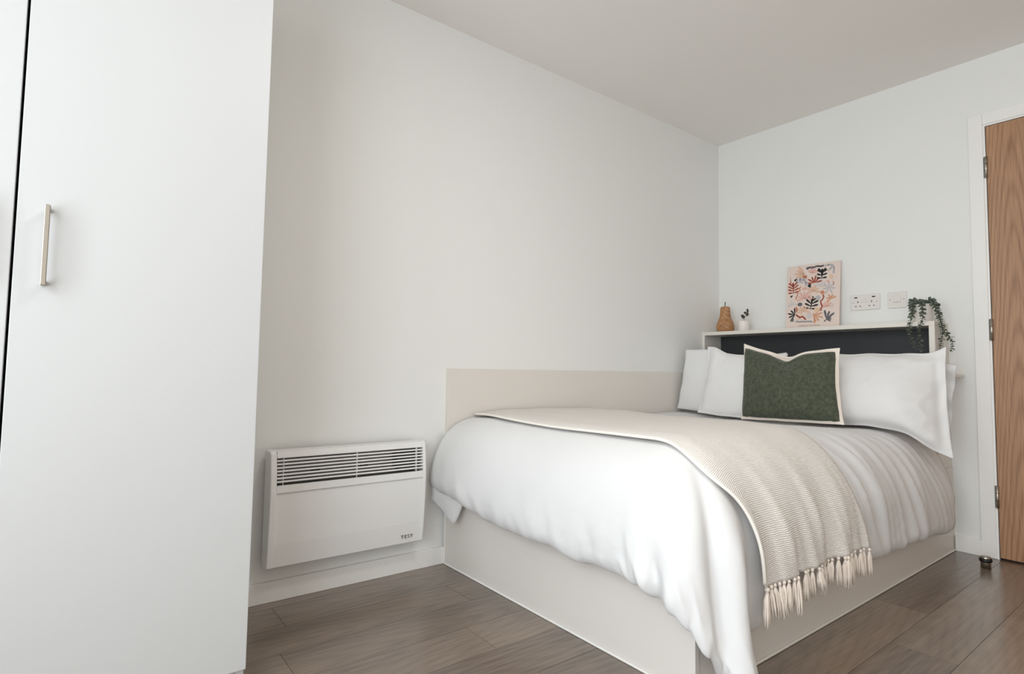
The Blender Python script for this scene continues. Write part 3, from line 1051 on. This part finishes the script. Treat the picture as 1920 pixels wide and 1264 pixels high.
@motif
def poly(pts, ck):
    lift = 0.00002 * (len(motifs) % 9)
    motifs[-1].append(([P2(x, y, lift) for x, y in pts], ck))


AS = PWD / PHT


@motif
def lobe(x, y, ang, L, w, ck):
    """rounded petal from (x, y) along ang (degrees, 0 = right, 90 = up)"""
    a = math.radians(ang)
    pts = []
    for k in range(14):
        q = 2 * math.pi * k / 14
        t = 0.5 - 0.5 * math.cos(q)
        s = math.sin(q) * w / 2 * (0.45 + 0.75 * t)
        px, py = L * t, s
        X = px * math.cos(a) - py * math.sin(a); Y = px * math.sin(a) + py * math.cos(a)
        pts.append((x + X, y + Y * AS))
    poly(pts, ck)


@motif
def frond(x, y, ang, L, n, ck, w=0.035, spread=75, pairs=False):
    if pairs:
        a = math.radians(ang)
        lobe(x, y, ang, L * 1.05, w * .8, ck)
        lobe(x + math.cos(a) * L * .45, y + math.sin(a) * L * .45 * AS, ang, L * .62, w * 1.15, ck)
        for k in range(n):
            t = 0.10 + 0.55 * k / max(1, n - 1)
            bx, by = x + math.cos(a) * L * t, y + math.sin(a) * L * t * AS
            l = L * (0.50 + 0.12 * k / n)
            for sgn in (-1, 1):
                lobe(bx, by, ang + sgn * (84 - 14 * k), l, w, ck)
    else:
        for k in range(n):
            q = ang + (k - (n - 1) / 2) * 2 * spread / max(1, n - 1)
            lobe(x, y, q, L * (1 - 0.12 * (k % 2)), w, ck)


@motif
def blob(x, y, rx, ry, ck, n=18):
    poly([(x + rx * math.cos(2 * math.pi * k / n) * (1 + .05 * math.sin(3 * k)), y + ry * math.sin(2 * math.pi * k / n)) for k in range(n)], ck)


@motif
def ribbon(pts, w, ck):
    for (x0, y0), (x1, y1) in zip(pts, pts[1:]):
        dx, dy = x1 - x0, (y1 - y0) / AS
        l = math.hypot(dx, dy); nx, ny = -dy / l * w / 2, dx / l * w / 2 * AS
        ex, ey = dx / l * w * .25, dy / l * w * .25 * AS
        poly([(x0 - ex + nx, y0 - ey + ny), (x1 + ex + nx, y1 + ey + ny), (x1 + ex - nx, y1 + ey - ny), (x0 - ex - nx, y0 - ey - ny)], ck)


@motif
def wave(x0, y0, x1, y1, amp, n, w, ck):
    dx, dy = x1 - x0, y1 - y0
    l = math.hypot(dx, dy)
    ribbon([(x0 + dx * k / 16 - dy / l * amp * math.sin(k / 16 * n * 2 * math.pi), y0 + dy * k / 16 + dx / l * amp * math.sin(k / 16 * n * 2 * math.pi)) for k in range(17)], w, ck)


def Q(zx, zy):
    """from the sketch grid (x 90-865, sheared a little) to sheet fractions"""
    x = (zx - 85) / 782.0
    top = 205 - (zx - 90) * 0.128
    bot = 1150 - (zx - 75) * 0.055
    return x, (bot - zy) / (bot - top)


def at(f, zx, zy, *a, **k):
    x, y = Q(zx, zy)
    f(x, y, *a, **k)


at(frond, 350, 305, 188, .20, 6, 'p', .05, 62)
at(frond, 470, 300, 80, .12, 4, 'q', .05, 60)
x0, y0 = Q(385, 222); x1, y1 = Q(628, 182)
wave(x0, y0, x1, y1, .006, 2, .034, 's'); at(blob, 395, 225, .03, .02, 's'); at(blob, 470, 210, .04, .018, 's')
ribbon([Q(650, 185), Q(700, 170), Q(755, 175), Q(778, 215), Q(775, 295)], .035, 'g'); ribbon([Q(755, 185), Q(725, 235), Q(700, 260)], .03, 'g')
at(frond, 607, 385, 88, .19, 3, 'k', .040, pairs=True)
at(lobe, 610, 300, 125, .13, .055, 'k'); at(lobe, 610, 300, 55, .12, .05, 'k'); at(blob, 612, 310, .022, .03, 'k')
at(blob, 742, 350, .035, .038, 'c'); at(blob, 698, 418, .028, .02, 'q')
at(frond, 500, 440, 95, .15, 6, 'r', .034, 85)
at(blob, 358, 350, .045, .022, 'b'); poly([Q(330, 335), Q(375, 335), Q(388, 385), Q(370, 378)], 'b')
poly([Q(187, 405), Q(245, 368), Q(222, 424)], 'k'); poly([Q(136, 335), Q(158, 470), Q(136, 468)], 'b'); poly([Q(766, 408), Q(785, 445), Q(778, 488)], 'b')
ribbon([Q(240, 410), Q(290, 388), Q(345, 395), Q(378, 435), Q(382, 480)], .05, 'l'); ribbon([Q(235, 450), Q(290, 425), Q(330, 440)], .03, 'l')
poly([Q(402, 495), Q(420, 460), Q(458, 460), Q(446, 522)], 'k')
at(frond, 195, 610, 95, .22, 4, 'r', .036, pairs=True)
ribbon([Q(300, 500), Q(280, 530), Q(292, 555), Q(262, 580), Q(255, 625), Q(240, 660), Q(232, 692)], .022, 't')
at(blob, 362, 530, .05, .025, 'q')
at(frond, 490, 570, 90, .13, 6, 'p', .045, 100)
at(frond, 590, 490, 80, .14, 5, 'w', .045, 85)
at(frond, 715, 515, 90, .13, 7, 'l', .032, 150)
at(blob, 625, 590, .04, .022, 't'); at(blob, 620, 575, .034, .016, 't')
ribbon([Q(632, 622), Q(645, 650), Q(628, 690), Q(602, 715), Q(608, 760), Q(628, 790), Q(612, 820), Q(610, 855)], .024, 'r')
at(blob, 562, 667, .048, .036, 'g')
at(frond, 365, 680, 95, .16, 7, 'q', .045, 95)
at(frond, 748, 680, 120, .10, 5, 'o', .035, 95)
poly([Q(142, 645), Q(185, 628), Q(175, 655), Q(152, 670)], 'k')
at(frond, 452, 850, 80, .26, 4, 'k', .042, pairs=True)
at(blob, 296, 767, .047, .030, 's'); at(blob, 455, 690, .014, .012, 'c')
at(frond, 690, 800, 95, .13, 6, 'q', .04, 85)
at(frond, 175, 780, 100, .10, 5, 'w', .04, 95); at(blob, 765, 775, .02, .045, 'w')
poly([Q(232, 792), Q(268, 830), Q(262, 870), Q(240, 892)], 'b')
at(frond, 350, 870, 90, .14, 7, 'p', .034, 100); at(blob, 545, 845, .045, .045, 'c'); at(frond, 340, 880, 180, .10, 3, 'c', .034, 50)
at(frond, 225, 925, 165, .15, 5, 'k', .034, 70)
ribbon([Q(245, 922), Q(275, 945), Q(300, 962), Q(340, 945), Q(365, 965), Q(390, 990)], .030, 'r'); ribbon([Q(240, 990), Q(325, 985)], .01, 'p')
at(blob, 440, 935, .055, .045, 'w')
at(frond, 520, 925, -20, .17, 5, 'o', .036, 70); ribbon([Q(505, 900), Q(520, 985), Q(540, 1015)], .03, 'o')
at(frond, 690, 980, 70, .18, 3, 's', .045, 32); at(lobe, 680, 985, 0, .11, .03, 's'); at(lobe, 685, 985, -25, .10, .03, 's'); at(lobe, 690, 985, 225, .06, .03, 's'); at(lobe, 690, 990, 30, .1, .03, 's')
poly([Q(150, 1025), Q(175, 990), Q(215, 980), Q(208, 1022)], 's')
x0, y0 = Q(240, 1025); x1, y1 = Q(490, 1018)
wave(x0, y0, x1, y1, .004, 3, .032, 'l')
ribbon([Q(420, 1108), Q(455, 1106)], .008, 'g')
for mo in motifs:
    vs, fs_ = [], []
    for pts, ck in mo:
        fs_.append(tuple(range(len(vs), len(vs) + len(pts))))
        vs += pts
    me = bpy.data.meshes.new('printed_shape')
    me.from_pydata(vs, [], fs_)
    me.update()
    o = link('printed_shape', me, mat('print_ink_' + mo[0][1], COLS[mo[0][1]], 0.6), None)
    set_parent(o, ap)
m_text = mat('print_text', (120, 104, 98), 0.6)
tx, ty = Q(442, 1079)
TR_ = PM @ Matrix(((0, 0, -1, 0), (-1, 0, 0, 0), (0, 1, 0, 0), (0, 0, 0, 1)))
tm = text_mesh('caption', 'FORMES & COULEURS', 0.0112, m_text, (0, 0, 0), Matrix.Identity(4), None, 0.0, 1.12)
tm.data.transform(TR_.to_3x3().to_4x4())
tm.location = P2(tx, ty, 0.0003)
set_parent(tm, ap)

# ------------------------------------------------------------------ sockets
sk = root('double_socket', (-.005, -.894, 1.2), 'white double plug socket on the wall right of the print', 'socket')
SZ = 1.243
box('faceplate', -.0095, -.0002, -.967, -.821, SZ - .043, SZ + .043, m_plastic, sk, bev=.003)
for yc in (-.858, -.930):
    s_ = 1 if yc > -.9 else -1
    yo = yc + s_ * 0.004
    for nm, y_, z_, w_, h_ in (('earth_slot', yo - s_ * .006 , 0.002, .0045, .0085), ('live_slot', yo - .011 - s_ * .006, -.021, .007, .0042), ('live_slot', yo + .011 - s_ * .006, -.021, .007, .0042), ('usb_slot', yo + s_ * .004, .027, .0155, .0065)):
        box(nm, -.0099, -.0092, y_ - w_ / 2, y_ + w_ / 2, SZ + z_ - h_ / 2, SZ + z_ + h_ / 2, m_slot, sk)
    bm = bmesh.new(); yy = yc + s_ * .023
    bm_tube(bm, [(-.0092, yy, SZ), (-.0102, yy, SZ)], .0028, 10); place('screw', bm, m_steel, sk)
    ys = -.894 + s_ * .011
    box('rocker', -.0112, -.0092, ys - .008, ys + .008, SZ - .004, SZ + .018, m_plastic, sk, bev=.001, seg=1)
    box('rocker_mark', -.0114, -.0110, ys - .004, ys + .004, SZ + .002, SZ + .0032, m_line, sk)
sw = root('spur_switch', (-.005, -1.048, 1.2), 'square white switched outlet plate between the double socket and the trailing plant', 'switch')
box('faceplate', -.0095, -.0002, -1.091, -1.005, SZ - .044, SZ + .042, m_plastic, sw, bev=.003)
box('rocker', -.0122, -.0092, -1.066, -1.030, SZ - .014, SZ + .022, m_plastic, sw, bev=.0012, seg=1)
box('rocker_mark', -.0124, -.0119, -1.064, -1.032, SZ - .014, SZ - .0122, m_line, sw)
for yy in (-1.0165, -1.0795):
    bm = bmesh.new(); bm_tube(bm, [(-.0092, yy, SZ), (-.0102, yy, SZ)], .003, 10); place('screw', bm, m_steel, sw)

# ------------------------------------------------------------------ trailing plant
pl = root('trailing_plant', (-.115, -1.20, ST), 'trailing eucalyptus-like plant in a white pot at the right end of the shelf', 'plant')
bm = bmesh.new()
bm_lathe(bm, [(0, 0), (.034, 0), (.038, .004), (.0435, .085), (.0425, .09), (.0395, .09), (.0385, .08), (0, .078)], -.115, -1.192, 32)
for v in bm.verts: v.co.z += ST
place('pot', bm, m_pot, pl, True)
TOPZ = ST + .092
vines = [
    [(-.13, -1.185, ST + .07), (-.16, -1.175, TOPZ + .012), (-.19, -1.178, TOPZ), (-.21, -1.178, 1.15), (-.22, -1.174, 1.112), (-.224, -1.166, 1.06), (-.222, -1.176, 1.02), (-.222, -1.190, .985), (-.222, -1.196, .968)],
    [(-.13, -1.195, ST + .07), (-.17, -1.205, TOPZ + .005), (-.20, -1.216, 1.165), (-.218, -1.222, 1.125), (-.225, -1.214, 1.09), (-.224, -1.206, 1.065), (-.224, -1.211, 1.02), (-.224, -1.214, .962)],
    [(-.12, -1.21, ST + .07), (-.13, -1.236, TOPZ + .012), (-.14, -1.256, 1.185), (-.15, -1.268, 1.14), (-.15, -1.277, 1.10), (-.15, -1.281, 1.06), (-.15, -1.275, 1.015), (-.15, -1.270, .985), (-.15, -1.267, .962)],
    [(-.10, -1.21, ST + .07), (-.10, -1.232, TOPZ + .016), (-.10, -1.25, 1.17), (-.10, -1.262, 1.11), (-.10, -1.270, 1.065), (-.11, -1.290, 1.04), (-.12, -1.308, 1.01), (-.12, -1.309, .985), (-.12, -1.304, .968)],
    [(-.10, -1.185, ST + .07), (-.11, -1.16, TOPZ + .02), (-.15, -1.155, TOPZ + .008), (-.19, -1.166, 1.17), (-.212, -1.176, 1.14)],
    [(-.12, -1.205, ST + .07), (-.13, -1.232, TOPZ + .02), (-.16, -1.25, 1.19), (-.175, -1.268, 1.15), (-.175, -1.277, 1.115), (-.17, -1.283, 1.085)],
]
r = random.Random(11)
for vi, pts in enumerate(vines):
    bm = bmesh.new()
    n_ = 24
    path = [polyline(pts, k / n_) for k in range(n_ + 1)]
    bm_tube(bm, path, [.0014] * (n_ + 1), 5)
    vn = place('vine', bm, m_stem, pl, True)
    bm = bmesh.new()
    length = sum((b_ - a).length for a, b_ in zip(path, path[1:]))
    cnt = int(length / .0105)
    for k in range(2, cnt + 1):
        q = k / cnt
        p = polyline(pts, q); t = (polyline(pts, min(1, q + .02)) - polyline(pts, max(0, q - .02))).normalized()
        a0 = k * 1.35 + r.uniform(-.3, .3)
        side = t.cross(Vector((1, .1, .2))).normalized()
        oth = t.cross(side)
        for sg_ in (0, math.pi):
            d_ = math.cos(a0 + sg_) * side + math.sin(a0 + sg_) * oth + t * 0.35
            sz = r.uniform(.013, .020) * (1.0 if q < .85 else .8)
            nn = t + Vector((r.uniform(-.4, .4), r.uniform(-.4, .4), r.uniform(-.2, .6)))
            bm_leaf(bm, p + d_.normalized() * .001, d_, nn, sz, sz * .85, .2, 3)
    lv = place('leaves', bm, m_leaf, vn, True)
    thicken(lv, .0006)
    tag(lv, kind='stuff')
# crown of upright leaves in the pot
bm = bmesh.new()
for k in range(46):
    a = r.uniform(0, 2 * math.pi); rad = .034 * math.sqrt(r.random())
    b0 = Vector((-.115 + rad * math.cos(a), -1.192 + rad * math.sin(a), TOPZ - .008 + r.uniform(0, .022)))
    d_ = Vector((math.cos(a) * .8, math.sin(a) * .8, r.uniform(.2, 1.1)))
    sz = r.uniform(.013, .019)
    bm_leaf(bm, b0, d_, (r.uniform(-.5, .5), r.uniform(-.5, .5), 1), sz, sz * .85, .2, 3)
cw = place('leaf_crown', bm, m_leaf, pl, True)
thicken(cw, .0006)
tag(cw, kind='stuff')

# ------------------------------------------------------------------ door stop
ds = root('door_stop', (-.205, -1.427, 0), 'small steel door stop with black rubber ring on the floor by the door', 'door stop')
bm = bmesh.new()
bm_lathe(bm, [(0, .0002), (.0185, .0002), (.0185, .047), (.0170, .050), (0, .050)], -.205, -1.427, 28)
place('post', bm, m_steel, ds, True)
bm = bmesh.new()
bm_lathe(bm, [(.0186, .026), (.0225, .028), (.0240, .034), (.0225, .041), (.0186, .043)], -.205, -1.427, 28)
place('rubber_ring', bm, m_rubber, ds, True)
